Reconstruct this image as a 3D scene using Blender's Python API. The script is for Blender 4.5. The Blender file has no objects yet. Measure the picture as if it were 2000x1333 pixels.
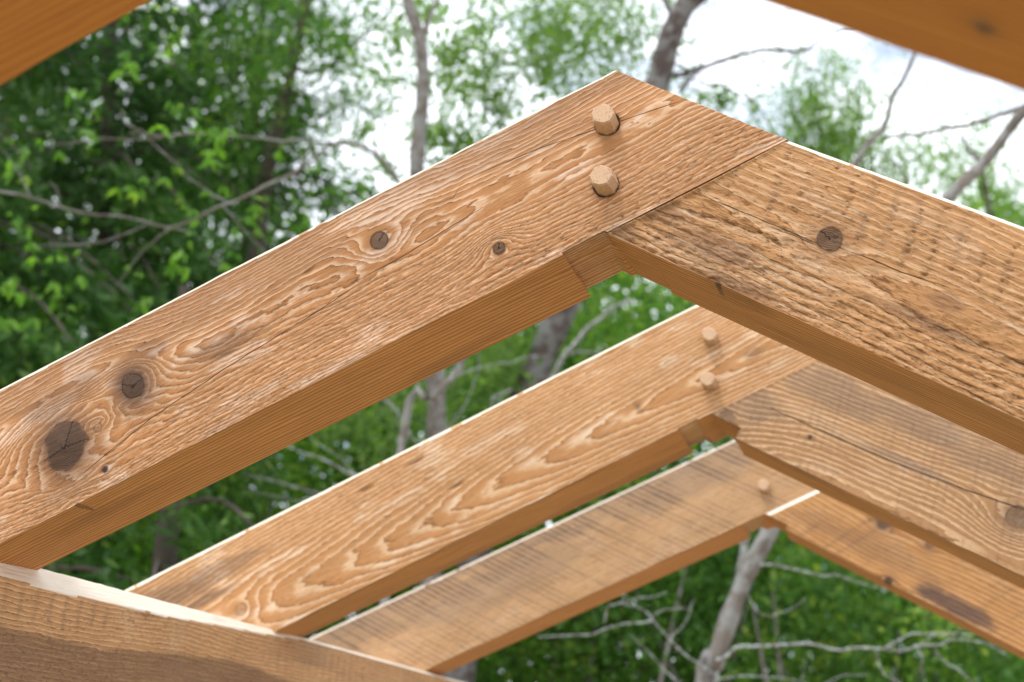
import bpy, math, random
import numpy as np
from mathutils import Matrix, Vector

# ------------------------------------------------------------------ camera, world, sun, exposure
SC = bpy.context.scene
CAMP = np.array([0.36300845, -1.48480779, -0.62758715])
RR = np.array([0.95791912, 0.27724134, 0.0743519])
UU = np.array([0.01626126, -0.31103103, 0.95026063])
FF = np.array([-0.28657728, 0.90906377, 0.30245087])
FPX = 2696.07
cd = bpy.data.cameras.new("camera"); cam = bpy.data.objects.new("camera", cd)
SC.collection.objects.link(cam); SC.camera = cam
cd.sensor_width = 36; cd.lens = FPX / 2000 * 36; cd.clip_start = 0.05; cd.clip_end = 500
m = Matrix.Identity(4)
for i in range(3):
    m[i][0] = RR[i]; m[i][1] = UU[i]; m[i][2] = -FF[i]; m[i][3] = CAMP[i]
cam.matrix_world = m
cd.dof.use_dof = True; cd.dof.focus_distance = 1.66; cd.dof.aperture_fstop = 4.7; cd.dof.aperture_blades = 0

SUN_DIR = Vector((-0.26, -0.42, 0.87)).normalized()      # towards the sun
el = math.asin(SUN_DIR.z); az = math.atan2(SUN_DIR.x, SUN_DIR.y)
w = bpy.data.worlds.new("World"); SC.world = w; w.use_nodes = True
wt = w.node_tree; wn = wt.nodes; wl = wt.links
bg = wn["Background"]; bg.inputs["Strength"].default_value = 0.12
sky = wn.new("ShaderNodeTexSky"); sky.sky_type = 'NISHITA'; sky.sun_disc = False
sky.sun_elevation = el; sky.sun_rotation = az; sky.air_density = 1.2; sky.dust_density = 2.0
tc = wn.new("ShaderNodeTexCoord"); mp = wn.new("ShaderNodeMapping"); mp.inputs['Scale'].default_value = (1, 1, 2.2)
cn = wn.new("ShaderNodeTexNoise"); cn.inputs['Scale'].default_value = 2.6; cn.inputs['Detail'].default_value = 6
cr = wn.new("ShaderNodeValToRGB"); cr.color_ramp.elements[0].position = 0.42; cr.color_ramp.elements[1].position = 0.50
mx = wn.new("ShaderNodeMix"); mx.data_type = 'RGBA'
wl.new(tc.outputs['Generated'], mp.inputs[0]); wl.new(mp.outputs[0], cn.inputs['Vector'])
wl.new(cn.outputs[0], cr.inputs[0]); wl.new(cr.outputs[0], mx.inputs['Factor'])
wl.new(sky.outputs[0], mx.inputs['A']); mx.inputs['B'].default_value = (10.6, 11.2, 12.2, 1)
wl.new(mx.outputs['Result'], bg.inputs['Color'])
sd = bpy.data.lights.new("sun", 'SUN'); sd.energy = 1.3; sd.angle = math.radians(16); sd.color = (1, 0.96, 0.9)
so = bpy.data.objects.new("sun", sd); SC.collection.objects.link(so)
so.rotation_euler = (-SUN_DIR).to_track_quat('-Z', 'Y').to_euler(); so.location = (-3, -5, 9)
SC.view_settings.view_transform = 'Standard'; SC.view_settings.look = 'None'
SC.view_settings.exposure = 0.74; SC.view_settings.gamma = 1
try:
    SC.cycles.use_denoising = True; SC.cycles.max_bounces = 8; SC.cycles.transparent_max_bounces = 4
except Exception: pass

# ------------------------------------------------------------------ helpers
GROUND = CAMP[2] - 1.6
rng = np.random.default_rng(7); random.seed(7)

def ray(px, py): return FF + RR * (px - 1000) / FPX + UU * (666.5 - py) / FPX
def at(px, py, D): return CAMP + ray(px, py) * D                  # D = depth in metres
def onY(px, py, y):
    v = ray(px, py); return CAMP + v * (y - CAMP[1]) / v[1]

def tag(o, label=None, cat=None, group=None, kind=None):
    if label: o['label'] = label
    if cat: o['category'] = cat
    if group: o['group'] = group
    if kind: o['kind'] = kind
    return o
def empty(name, loc, **k):
    o = bpy.data.objects.new(name, None); o.location = loc; SC.collection.objects.link(o)
    o.empty_display_size = 0.2
    return tag(o, **k)
def link(name, me, mat, root=None, mw=None):
    o = bpy.data.objects.new(name, me); SC.collection.objects.link(o)
    if mat: me.materials.append(mat)
    mw = mw or Matrix.Identity(4)
    if root is not None:
        o.parent = root; o.matrix_local = Matrix.Translation(-Vector(root.location)) @ mw
    else: o.matrix_world = mw
    return o
def mesh_np(name, V, F, smooth=True):
    """V (n,3) array, F (m,4) quads (or list of arrays of equal-length faces)"""
    me = bpy.data.meshes.new(name)
    if isinstance(F, np.ndarray): F = [F]
    idx = np.concatenate([f.reshape(-1) for f in F]).astype(np.int32)
    tot = np.concatenate([np.full(len(f), f.shape[1]) for f in F]).astype(np.int32)
    st = np.concatenate([[0], np.cumsum(tot)[:-1]]).astype(np.int32)
    me.vertices.add(len(V)); me.vertices.foreach_set('co', V.astype(np.float32).reshape(-1))
    me.loops.add(len(idx)); me.loops.foreach_set('vertex_index', idx)
    me.polygons.add(len(tot)); me.polygons.foreach_set('loop_start', st); me.polygons.foreach_set('loop_total', tot)
    me.update(calc_edges=True); me.validate()
    me.polygons.foreach_set('use_smooth', np.full(len(me.polygons), smooth))
    return me
def fattr(me, name, arr):
    a = me.attributes.new(name, 'FLOAT', 'POINT'); a.data.foreach_set('value', arr.astype(np.float32).reshape(-1))

def _h(ix, iy, iz, s):
    with np.errstate(over='ignore'):
        h = (ix.astype(np.uint32) * np.uint32(374761393) + iy.astype(np.uint32) * np.uint32(668265263)
             + iz.astype(np.uint32) * np.uint32(2147483647) + np.uint32(s * 974634777 % 4294967295))
        h = (h ^ (h >> np.uint32(13))) * np.uint32(1274126177)
        h = (h ^ (h >> np.uint32(16))) * np.uint32(2246822519)
        h = h ^ (h >> np.uint32(13))
    return h.astype(np.float64) / 4294967295.0 * 2 - 1
def vn(x, y, z, s=1):
    x, y, z = np.broadcast_arrays(np.asarray(x, float) + 1000, np.asarray(y, float) + 1000, np.asarray(z, float) + 1000)
    ix, iy, iz = np.floor(x).astype(np.int64), np.floor(y).astype(np.int64), np.floor(z).astype(np.int64)
    fx, fy, fz = x - ix, y - iy, z - iz
    fx, fy, fz = fx * fx * (3 - 2 * fx), fy * fy * (3 - 2 * fy), fz * fz * (3 - 2 * fz)
    r = 0
    for a in (0, 1):
        for b in (0, 1):
            for c in (0, 1):
                r = r + _h(ix + a, iy + b, iz + c, s) * (fx if a else 1 - fx) * (fy if b else 1 - fy) * (fz if c else 1 - fz)
    return r
def fbm(x, y, z, s=1, o=3):
    r = 0; a = 1; t = 0
    for k in range(o):
        r = r + a * vn(x * 2**k, y * 2**k, z * 2**k, s + k * 11); t += a; a *= .5
    return r / t
def sstep(a, b, x):
    t = np.clip((x - a) / (b - a), 0, 1); return t * t * (3 - 2 * t)

# ------------------------------------------------------------------ materials
def new_mat(name):
    mt = bpy.data.materials.new(name); mt.use_nodes = True
    nt = mt.node_tree; b = nt.nodes["Principled BSDF"]; return mt, nt, b
class N:
    def __init__(s, nt): s.nt = nt
    def n(s, t, **k):
        q = s.nt.nodes.new(t)
        for a, v in k.items(): setattr(q, a, v)
        return q
    def put(s, sock, v):
        if hasattr(v, 'is_linked') or isinstance(v, bpy.types.NodeSocket): s.nt.links.new(v, sock)
        elif isinstance(v, (tuple, list)) and len(v) == 3 and sock.type == 'RGBA': sock.default_value = (*v, 1)
        else: sock.default_value = v
    def m(s, op, a, b=0.0, c=None):
        q = s.n('ShaderNodeMath', operation=op); s.put(q.inputs[0], a); s.put(q.inputs[1], b)
        if c is not None: s.put(q.inputs[2], c)
        return q.outputs[0]
    def mix(s, f, a, b, mode='MIX'):
        q = s.n('ShaderNodeMix', data_type='RGBA', blend_type=mode); s.put(q.inputs['Factor'], f)
        s.put(q.inputs['A'], a); s.put(q.inputs['B'], b); return q.outputs['Result']
    def at(s, name):
        q = s.n('ShaderNodeAttribute', attribute_name=name); return q.outputs['Fac']
    def noise(s, scale, sc=(1, 1, 1), det=3, rough=.6):
        t = s.n('ShaderNodeTexCoord'); mp = s.n('ShaderNodeMapping'); mp.inputs['Scale'].default_value = sc
        q = s.n('ShaderNodeTexNoise'); q.inputs['Scale'].default_value = scale; q.inputs['Detail'].default_value = det
        q.inputs['Roughness'].default_value = rough
        s.nt.links.new(t.outputs['Object'], mp.inputs[0]); s.nt.links.new(mp.outputs[0], q.inputs['Vector']); return q.outputs[0]
    def ss(s, a, b, x):
        q = s.n('ShaderNodeMapRange', interpolation_type='SMOOTHSTEP'); s.put(q.inputs[0], x)
        q.inputs[1].default_value = a; q.inputs[2].default_value = b; return q.outputs[0]

def wood(name, ew=(.56, .36, .205), lw=(.37, .165, .05), pale=(.66, .50, .36), stain=(.20, .135, .095), bump=1.0, grey=0.0, fib=1.0, ridge_shade=.7, tick=.6, under=((.60, .285, .10), (.36, .145, .042))):
    mt, nt, b = new_mat(name); g = N(nt)
    phi = g.at('phi')
    n1 = g.noise(1, (14, 260, 260), 3)           # fibre noise, stretched along the beam
    n2 = g.noise(1, (60, 900, 900), 2)           # very fine fibres
    n3 = g.noise(1, (5, 14, 14), 3)              # broad tone variation
    n4 = g.noise(1, (110, 420, 420), 3, .7)      # short torn ticks
    ph = g.m('ADD', phi, g.m('MULTIPLY', g.m('SUBTRACT', n1, .5), .55))
    t = g.m('FRACT', ph)
    ring = g.m('MULTIPLY', g.ss(.12, .82, t), g.m('SUBTRACT', 1.0, g.ss(.90, 1.0, t)))
    tone = g.m('ADD', g.m('MULTIPLY', n3, .5), g.m('MULTIPLY', n1, .5))
    mid = tuple(ew[i] * .45 + lw[i] * .55 for i in range(3))
    n5 = g.noise(1, (26, 70, 70), 3, .6)
    c = g.mix(g.ss(.10, .42, g.m('ADD', t, g.m('MULTIPLY', g.m('SUBTRACT', n5, .5), .5))), ew, mid)
    c = g.mix(g.m('MULTIPLY', ring, .6), c, lw)
    edge = g.m('MULTIPLY', g.m('MULTIPLY', g.ss(.80, .93, t), g.m('SUBTRACT', 1.0, g.ss(.96, 1.0, t))), g.ss(.36, .55, n4))  # thin dark line painted beside each ring ridge as its shadow
    c = g.mix(g.m('MULTIPLY', edge, ridge_shade), c, (.16, .07, .025))
    c = g.mix(g.m('MULTIPLY', g.ss(.48, .66, n1), .25), c, lw)
    c = g.mix(g.m('MULTIPLY', g.at('pale'), g.m('ADD', .55, g.m('MULTIPLY', n2, .4))), c, pale)
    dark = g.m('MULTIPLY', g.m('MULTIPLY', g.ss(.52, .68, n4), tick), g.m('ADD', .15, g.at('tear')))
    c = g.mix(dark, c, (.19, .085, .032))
    br = g.n('ShaderNodeBrightContrast')
    vtone = g.m('ADD', .62, g.m('MULTIPLY', tone, .76))
    c = g.mix(1.0, c, vtone_rgb(g, vtone), 'MULTIPLY')
    c = g.mix(g.m('MULTIPLY', g.at('stain'), g.m('ADD', .45, g.m('MULTIPLY', n1, 1.0))), c, stain)
    if grey: c = g.mix(g.m('MULTIPLY', g.ss(.3, .7, n3), grey), c, (.36, .29, .23))
    sw = g.at('saw')
    c = g.mix(g.m('MULTIPLY', sw, .85), c, (.13, .085, .06))
    kn = g.at('knot')
    kc = g.mix(g.m('MULTIPLY', g.m('ADD', ring, n4), .55), (.15, .080, .046), (.026, .018, .013))
    c = g.mix(kn, c, kc)
    ck = g.m('MULTIPLY', g.m('SUBTRACT', 1.0, g.ss(.0001, .0007, g.m('ABSOLUTE', g.at('crk')))), 1.0)
    c = g.mix(ck, c, (.03, .015, .008))
    und = g.mix(ring, under[0], under[1]); und = g.mix(1.0, und, vtone_rgb(g, vtone), 'MULTIPLY'); und = g.mix(g.m('MULTIPLY', g.at('stain'), .6), und, (.13, .06, .025))  # underside orange: warm bounce light from below put into the colour
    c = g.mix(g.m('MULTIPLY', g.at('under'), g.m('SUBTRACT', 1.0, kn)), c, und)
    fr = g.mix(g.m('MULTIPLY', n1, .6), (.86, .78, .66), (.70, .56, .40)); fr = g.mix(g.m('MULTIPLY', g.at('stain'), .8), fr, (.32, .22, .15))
    c = g.mix(g.ss(.3, .6, g.at('sunlit')), c, fr)  # near-white colour paints sunlight onto top edges, wane and end bevel
    nt.links.new(c, b.inputs['Base Color'])
    b.inputs['Roughness'].default_value = .72
    b.inputs['Specular IOR Level'].default_value = .25
    hgt = g.m('ADD', g.m('MULTIPLY', ring, .40), g.m('MULTIPLY', n1, .8 * fib))
    hgt = g.m('ADD', hgt, g.m('MULTIPLY', n4, g.m('MULTIPLY', g.at('tear'), 1.6)))
    hgt = g.m('ADD', hgt, g.m('MULTIPLY', n2, .6))
    hgt = g.m('SUBTRACT', hgt, g.m('MULTIPLY', ck, 1.5))
    bp = g.n('ShaderNodeBump'); bp.inputs['Strength'].default_value = 1.0; bp.inputs['Distance'].default_value = .0011 * bump
    nt.links.new(hgt, bp.inputs['Height']); nt.links.new(bp.outputs[0], b.inputs['Normal'])
    return mt
def vtone_rgb(g, v):
    q = g.n('ShaderNodeCombineColor'); 
    for i in range(3): g.nt.links.new(v, q.inputs[i])
    return q.outputs[0]

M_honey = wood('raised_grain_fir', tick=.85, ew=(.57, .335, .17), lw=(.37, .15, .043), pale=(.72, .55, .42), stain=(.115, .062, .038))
M_torn = wood('torn_sawn_fir', tick=.8, ridge_shade=.95, ew=(.57, .335, .165), lw=(.44, .22, .085), stain=(.19, .10, .055), bump=1.6)
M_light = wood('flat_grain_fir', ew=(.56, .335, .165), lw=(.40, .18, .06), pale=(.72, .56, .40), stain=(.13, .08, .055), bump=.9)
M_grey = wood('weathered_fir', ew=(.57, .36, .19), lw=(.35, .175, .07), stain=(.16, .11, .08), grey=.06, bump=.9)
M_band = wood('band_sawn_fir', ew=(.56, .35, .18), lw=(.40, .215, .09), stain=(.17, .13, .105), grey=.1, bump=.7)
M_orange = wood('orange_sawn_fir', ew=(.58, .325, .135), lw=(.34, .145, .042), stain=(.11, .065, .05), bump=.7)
M_smooth = wood('planed_fir', bump=.3, under=((.50, .20, .045), (.41, .155, .032)))  # smooth surface; its underside orange has bounce light painted in
M_plate = wood('wall_plate_fir', tick=1.1, ridge_shade=1.0, ew=(.68, .41, .21), lw=(.45, .235, .10), stain=(.17, .095, .055), pale=(.68, .48, .30), bump=1.3)

def peg_mat():
    mt, nt, b = new_mat('oak_peg'); g = N(nt)
    a = g.noise(1, (500, 40, 500), 3); e = g.noise(1, (420, 420, 420), 3, .7)
    c = g.mix(a, (.47, .28, .15), (.62, .42, .27)); c = g.mix(g.m('MULTIPLY', g.ss(.50, .66, e), .5), c, (.20, .12, .07))
    nt.links.new(c, b.inputs['Base Color']); b.inputs['Roughness'].default_value = .75
    bp = g.n('ShaderNodeBump'); bp.inputs['Distance'].default_value = .0006
    nt.links.new(a, bp.inputs['Height']); nt.links.new(bp.outputs[0], b.inputs['Normal']); return mt
M_peg = peg_mat()

def bark(name, a, c2, lich=None, scale=1.0):
    mt, nt, b = new_mat(name); g = N(nt)
    n = g.noise(9 * scale, (1, 1, .5), 5, .7); c = g.mix(g.ss(.3, .7, n), a, c2)
    if lich:
        k = g.noise(16 * scale, (1, 1, 1), 4, .65); c = g.mix(g.ss(.46, .58, k), c, lich)
    nt.links.new(c, b.inputs['Base Color']); b.inputs['Roughness'].default_value = .9
    bp = g.n('ShaderNodeBump'); bp.inputs['Distance'].default_value = .01
    nt.links.new(n, bp.inputs['Height']); nt.links.new(bp.outputs[0], b.inputs['Normal']); return mt
M_bark = bark('grey_bark', (.105, .09, .075), (.19, .165, .145), (.235, .235, .225))
M_barkd = bark('brown_bark', (.05, .036, .032), (.11, .085, .078), (.17, .17, .165), .8)
M_lichen = bark('lichen_bark', (.12, .105, .09), (.23, .22, .20), (.40, .45, .43), 4)
M_conbark = bark('conifer_bark', (.05, .038, .03), (.11, .085, .07))

def leafmat(name, c1, c2, c3, trans=.45):
    mt, nt, b = new_mat(name); g = N(nt)
    t = g.at('tint'); c = g.mix(g.ss(0, .6, t), c1, c2); c = g.mix(g.ss(.8, 1.0, t), c, c3)
    nt.links.new(c, b.inputs['Base Color']); b.inputs['Roughness'].default_value = .55
    b.inputs['Specular IOR Level'].default_value = .3
    tr = g.n('ShaderNodeBsdfTranslucent'); ms = g.n('ShaderNodeMixShader'); ms.inputs[0].default_value = trans
    cc = g.mix(1.0, c, (1.0, 1.25, .5), 'MULTIPLY'); nt.links.new(cc, tr.inputs[0])
    nt.links.new(b.outputs[0], ms.inputs[1]); nt.links.new(tr.outputs[0], ms.inputs[2])
    nt.links.new(ms.outputs[0], nt.nodes['Material Output'].inputs[0]); return mt
L_con = leafmat('conifer_needles', (.016, .054, .012), (.046, .12, .020), (.10, .19, .032), .34)
L_broad = leafmat('broad_leaves', (.06, .15, .03), (.11, .23, .04), (.26, .36, .06), .5)
L_far = leafmat('far_leaves', (.030, .085, .014), (.115, .25, .028), (.30, .43, .06), .55)
L_airy = leafmat('birch_leaves', (.14, .22, .08), (.20, .30, .10), (.28, .38, .13), .68)
L_bright = leafmat('sapling_leaves', (.07, .18, .018), (.15, .30, .03), (.26, .38, .05), .5)

# ------------------------------------------------------------------ timber beams
D0 = 0.2
def zline(p, q, y):
    a, b = onY(*p, y), onY(*q, y); k = (b[2] - a[2]) / (b[0] - a[0])
    return lambda x: a[2] + k * (x - a[0])
def isect(f, g):
    k1 = f(1) - f(0); k2 = g(1) - g(0); return (g(0) - f(0)) / (k1 - k2)

def beam(name, root, mat, side, y0, W, ftop, fbot, fback, xt, xb, xfar, res, cfg, nw_res=None, label=None):
    """side -1 left, +1 right. ftop/fbot/fback: z(x) of the front-top, front-bottom, back-bottom edges.
    xt/xb: x of the near end at top/bottom, xfar: x of the far end."""
    slope = abs(fbot(1) - fbot(0)); th = math.atan(slope); c, s = math.cos(th), math.sin(th)
    X = np.array([side * c, 0, -s]); Z = np.array([side * s, 0, c]); O = np.array([cfg['ox'], y0, fbot(cfg['ox'])])
    Yl = np.cross(Z, X)
    Llen = abs(xfar - xb) / c
    nu = int(Llen / res); H = D0
    nv = int(H / res); nw = int(W / (nw_res or res * 1.6))
    fr = [(a / nv, 0.) for a in range(nv)]
    bt = [0, .006, .013, .02, .028, .04, .06, .1, .2, .4, .7]
    top = [(1., b) for b in bt]; back = [(1 - a / 8, 1.) for a in range(8)]
    bot = [(0., 1 - b / nw) for b in range(nw)]
    lp = np.array(fr + top + back + bot); nl = len(lp)
    isf = np.zeros(nl, bool); isf[:nv + 1] = True
    isb = np.zeros(nl, bool); isb[nv + len(top) + 8:] = True; isb[0] = True
    sg = np.linspace(0, 1, nu + 1)[:, None]
    A = np.repeat(lp[None, :, 0], nu + 1, 0) * H; B = np.repeat(lp[None, :, 1], nu + 1, 0) * W
    def pos(A, B):
        a = A / H; b = B / W
        xn = xb + (xt - xb) * a; xf = xfar + side * (-s) * 0 * a
        x = xn + (xf - xn) * sg
        zb = fbot(x) + (fback(x) - fbot(x)) * b
        zt = ftop(x) + (fback(x) - fbot(x)) * b
        # section is measured square to the beam: slide along x so that a cut at a stays planar
        return x, y0 + b * W, zb + (zt - zb) * a
    x, y, z = pos(A, B)
    u = (x - O[0]) * X[0] + (z - O[2]) * X[2]; v = (x - O[0]) * Z[0] + (z - O[2]) * Z[2]; wv = y - y0
    # rounding of the long edges
    for key, a0, b0 in (('rfb', 0, 0), ('rft', 1, 0), ('rbb', 0, 1)):
        r0, rn = cfg.get(key, (.002, .0015))
        r = r0 + rn * fbm(u * 28, 3.3 + a0, b0, cfg['seed'] + 5, 3) + cfg.get(key + '_x', lambda u: 0)(u)
        if key == 'rfb' and side < 0: r = np.where(u < .002, .0007, r)
        r = np.maximum(r, .0006)
        da = A if a0 == 0 else H - A; db = B if b0 == 0 else W - B
        ma = (da < r) & (db < r); ca, cb = r - da, r - db
        q = np.sqrt(ca**2 + cb**2) + 1e-9
        if key == 'rft': rimm = ma & (ca + cb > r * .98) if False else ma
        if cfg.get('flatwane'): k = r * (math.sqrt(2) / 2) / ((ca + cb) / math.sqrt(2) + 1e-9)
        elif key == 'rft': k = r * (math.sqrt(2) / 2) / ((ca + cb) / math.sqrt(2) + 1e-9)
        else: k = r / q
        k = np.minimum(k, 1)
        na, nb = r - ca * k, r - cb * k
        A = np.where(ma, na if a0 == 0 else H - na, A); B = np.where(ma, nb if b0 == 0 else W - nb, B)
    # growth rings
    sd = cfg['seed']; rcs = []
    vw = v.copy(); uu = u
    add = 0; knot = np.zeros_like(u); stain = np.zeros_like(u); krel = np.zeros_like(u); kphi = np.zeros_like(u)
    edge = fbm(u * 60, v * 60, wv * 60, sd + 3, 2)
    for k in cfg.get('knots', []):
        ku, kv, kr = k['u'], k['v'], k['r']; asp = k.get('asp', 1.0)
        du, dv = (u - ku), (v - kv); fw = np.exp(-(wv / .05)**2)
        r2 = (du * .62)**2 + dv**2
        rt = np.sqrt((du / asp)**2 + dv**2)
        vw = vw - dv * np.minimum(k.get('flow', 2.2) * kr**2 / (r2 + .25 * kr**2 + 1e-9), .85) * fw * np.exp(-r2 / (6 * kr)**2)
        add = add + k.get('amp', .012) * np.exp(-((du * .8)**2 + dv**2) / (k.get('spread', 2.6) * kr)**2) * fw
        kk = sstep(kr * (1.04 + k.get('soft', 0)), kr * (.94 - k.get('soft', 0)), rt + edge * kr * k.get('rag', .06)) * fw
        knot = np.maximum(knot, kk * k.get('dark', .8))
        rim = np.exp(-((rt - kr) / .0012)**2) * k.get('rim', .9) * fw; knot = np.maximum(knot, rim)
        stain = np.maximum(stain, k.get('halo', .3) * np.exp(-(rt / (kr * k.get('hs', 1.7)))**2) * fw)
        kphi = np.where(kk > .5, rt / .0022, kphi)
        for an in k.get('rc', []):
            dl = du * math.cos(an) + dv * math.sin(an); dp_ = -du * math.sin(an) + dv * math.cos(an) + .0008 * np.sin(dl * 900)
            rcs.append(np.where((dl > -kr * .15) & (dl < kr * 1.05) & isf[None, :], dp_ * (.6 + .5 * np.abs(dl) / kr), .05))
        krel = krel + kk * k.get('lift', -.0008) * -1 + rim * .0012
    vc = cfg['vc'] + cfg.get('vcu', 0) * u + cfg.get('vcn', .012) * fbm(u * 3.1, .5, .5, sd, 2)
    wc = cfg['wc'] + cfg.get('wcu', 0) * u + cfg.get('wcn', .01) * fbm(u * 3.7, 7.5, .5, sd + 1, 2)
    warp = cfg.get('warp', .004) * fbm(u * 6, vw * 26, wv * 26, sd + 2, 3) + cfg.get('warp2', .0016) * fbm(u * 24, vw * 110, wv * 90, sd + 4, 3)
    warp = warp + cfg.get('warp3', .0009) * fbm(u * 95, v * 230, wv * 200, sd + 6, 2)
    R = np.sqrt((vw - vc)**2 + (wv + wc)**2 + 1e-6) + warp + add
    phi = R / cfg.get('sp', .0055)
    phib = (wv * .95 + .022 * u + .3 * v + .006 * fbm(u * 1.7, .5, .5, sd + 40, 2) + .007 * fbm(u * 2.2, v * 20, wv * 32, sd + 41, 3) + .0016 * fbm(u * 30, v * 90, wv * 110, sd + 42, 2)) / cfg.get('spb', .0085)
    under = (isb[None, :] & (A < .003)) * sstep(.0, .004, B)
    if 'notch' in cfg and side < 0: under = under * (1 - .85 * ((u > cfg['notch'][0]) & (u < cfg['notch'][1])))
    phi = np.where(under > .1, phib, phi)
    phi = np.where(kphi > 0, kphi, phi)
    t = np.mod(phi, 1)
    ring = sstep(.12, .82, t) * (1 - sstep(.9, 1., t))
    tear = np.clip(cfg.get('tear', .3) + cfg.get('tearn', .5) * fbm(u * 7, v * 22, wv * 20, sd + 8, 3)
                   + cfg.get('tearv', 0) * (1 - v / H * 2), 0, 1) * (1 - knot)
    smz = 1 - cfg.get('smz', .35) * sstep(.42, .72, v / H * cfg.get('smv', 1) + .45 * fbm(u * 5, v * 10, wv * 9, sd + 50, 2) + (0 if cfg.get('smv', 1) else .4)); tear = tear * smz
    tear = np.where(isb[None, :] & (A < .003), tear * .25, tear)
    if 'pits' in cfg:
        lane = np.exp(-((np.mod((u * .99 + v * .14) / cfg['pits'], 1) - .5) / .2)**2)
        pit = sstep(.0, .7, fbm(u * 120, v * 420, wv * 200, sd + 60, 3)) * (lane * sstep(.08, .12, v) + sstep(.055, .03, v)) * isf[None, :]
        tear = np.clip(tear + pit * .6, 0, 1)
    else: pit = 0 * u
    chip = sstep(.15, .5, fbm(u * 55, v * 190, wv * 190, sd + 9, 2))
    pale = np.clip(sstep(.18, .45, fbm(u * 13, v * 42, wv * 40, sd + 10, 3)) * (1 - ring) * cfg.get('pale', .8), 0, 1)
    pale = np.maximum(pale, sstep(.35, .02, t) * .5 * cfg.get('pale', .8))
    for st in cfg.get('stains', []):
        su, sv, ru, rv, am = st[:5]
        g = np.exp(-((u - su) / ru)**2 - ((v - sv) / rv)**2) * np.exp(-(wv / .06)**2)
        stain = np.maximum(stain, am * sstep(.15, .75, g + .35 * fbm(u * 25, v * 70, wv * 60, sd + 12, 3)))
    stain = np.maximum(stain, isb[None, :] * cfg.get('bst', .5) * sstep(.1, .6, fbm(u * 4, v * 9, wv * 16, sd + 70, 4)))
    if 'topstain' in cfg:
        stain = np.maximum(stain, cfg['topstain'] * sstep(.55, 1., v / H + .3 * fbm(u * 10, v * 60, wv * 50, sd + 13, 3)))
    saw = np.zeros_like(u)
    if 'saw' in cfg:
        ang, per, am, wob = cfg['saw']
        cu = u * math.cos(ang) + v * math.sin(ang); cu = cu + wob * (v / H - .5)**2
        ph = cu / per; lane = np.floor(ph); rnd = _h(lane.astype(np.int64) + 500, lane.astype(np.int64) * 0, lane.astype(np.int64) * 0, sd)
        f = np.mod(ph, 1); pr = np.exp(-((f - .5) / cfg.get('saww', .17))**2)
        patch = sstep(cfg.get('sawp', -.25), .45, fbm(u * 9, v * 30, wv * 20, sd + 14, 3) + rnd * .6)
        brk = sstep(-.3, .3, fbm(u * 40, v * 150, wv * 100, sd + 15, 2))
        saw = pr * patch * am * (.4 + .6 * np.maximum(brk, cfg.get('sawb', 0)))
        if 'sawfade' in cfg: saw = saw * cfg['sawfade'](u, v)
        saw = np.where(isf[None, :], saw, saw * .4)
    crk = np.full_like(u, .05)
    for ckp in cfg.get('cracks', []):
        cu, cv = np.array(ckp).T; o = np.argsort(cu); cu, cv = cu[o], cv[o]
        g = np.interp(u, cu, cv) + .0006 * fbm(u * 60, .3, .7, sd + 20, 2); dd = v - g
        ends = np.minimum(sstep(cu[0] - .004, cu[0] + .03, u), sstep(cu[-1] + .004, cu[-1] - .03, u))
        dd = np.where(isf[None, :] & (ends > 0), np.sign(dd + 1e-12) * (np.abs(dd) + (1 - ends) * .0012 + .0005 * np.clip(vn(u * 22, .5, .5, sd + 24), 0, 1)), .05)
        crk = np.where(np.abs(dd) < np.abs(crk), dd, crk)
    crk = crk / cfg.get('crkw', 1)
    for dd in rcs: crk = np.where(np.abs(dd) < np.abs(crk), dd, crk)
    # relief (metres into the wood)
    rel = cfg.get('rel', .0012)
    h = rel * smz * (1 - ring * (1 - .7 * chip)) + tear * cfg.get('tearrel', .0010) * (1 + fbm(u * 70, v * 260, wv * 260, sd + 21, 3)) * .9
    h = h + pit * .0011 + saw * cfg.get('sawrel', .0006) + krel * 0 + knot * .0004 + .0012 * (1 + fbm(u * 5, v * 12, wv * 12, sd + 22, 2)) * .6
    for (hu, hv, hr) in cfg.get('holes', []):
        rt = np.hypot(u - hu, v - hv); hm = sstep(hr * 1.09, hr * 1.03, rt + edge * hr * .06) * isf[None, :]
        h = h + .005 * hm; stain = np.maximum(stain, hm * .9 + .35 * np.exp(-((rt - hr) / (hr * .35))**2) * isf[None, :])  # hole is sunk and coloured darker, with a soft darker ring around it
    for gg in cfg.get('gouges', []):
        gu, gv, lu, lv, dp = gg
        h = h + dp * np.exp(-((u - gu) / lu)**2 - ((v - gv) / lv)**2) * isf[None, :]
        stain = np.maximum(stain, .7 * np.exp(-((u - gu) / (lu * .8))**2 - ((v - gv) / (lv * .7))**2) * isf[None, :])
    nearb = np.minimum(1, A / .004 + .25) * np.where(rimm, 0, np.clip((H - A) / .008 - .4, .1, 1))
    if side > 0: nearb = nearb * np.clip(sg * (abs(xfar - xb) / c) / .006, .15, 1)
    B = np.where(isf[None, :], B + h * nearb, B)
    A = np.where(isb[None, :] & (B > .0008), A + (rel * .25 * (1 - ring) + .0006 * fbm(u * 6, 1.5, wv * 14, sd + 30, 2)) * np.minimum(1, B / .004), A)
    # housings near the joint
    if 'notch' in cfg:
        u0, u1, lf, lb = cfg['notch']
        mk = (u > u0) & (u < u1)
        lift = (lf + (lb - lf) * np.clip(B / W, 0, 1)) * mk
        A = np.where(A < lift, lift, A)
    if 'endbevel' in cfg:
        eb = cfg['endbevel']; de = sg * (abs(xfar - xb) / c)
        B = np.where((de < eb), np.maximum(B, eb - de), B)
    x, y, z = pos(A, B)
    sunlit = rimm * (fbm(u * 45, .5, .5, sd + 80, 2) > -.42) * 1.0 + (A > H - .0005)  # mask of the painted sunlight on the top edge and top face
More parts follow.
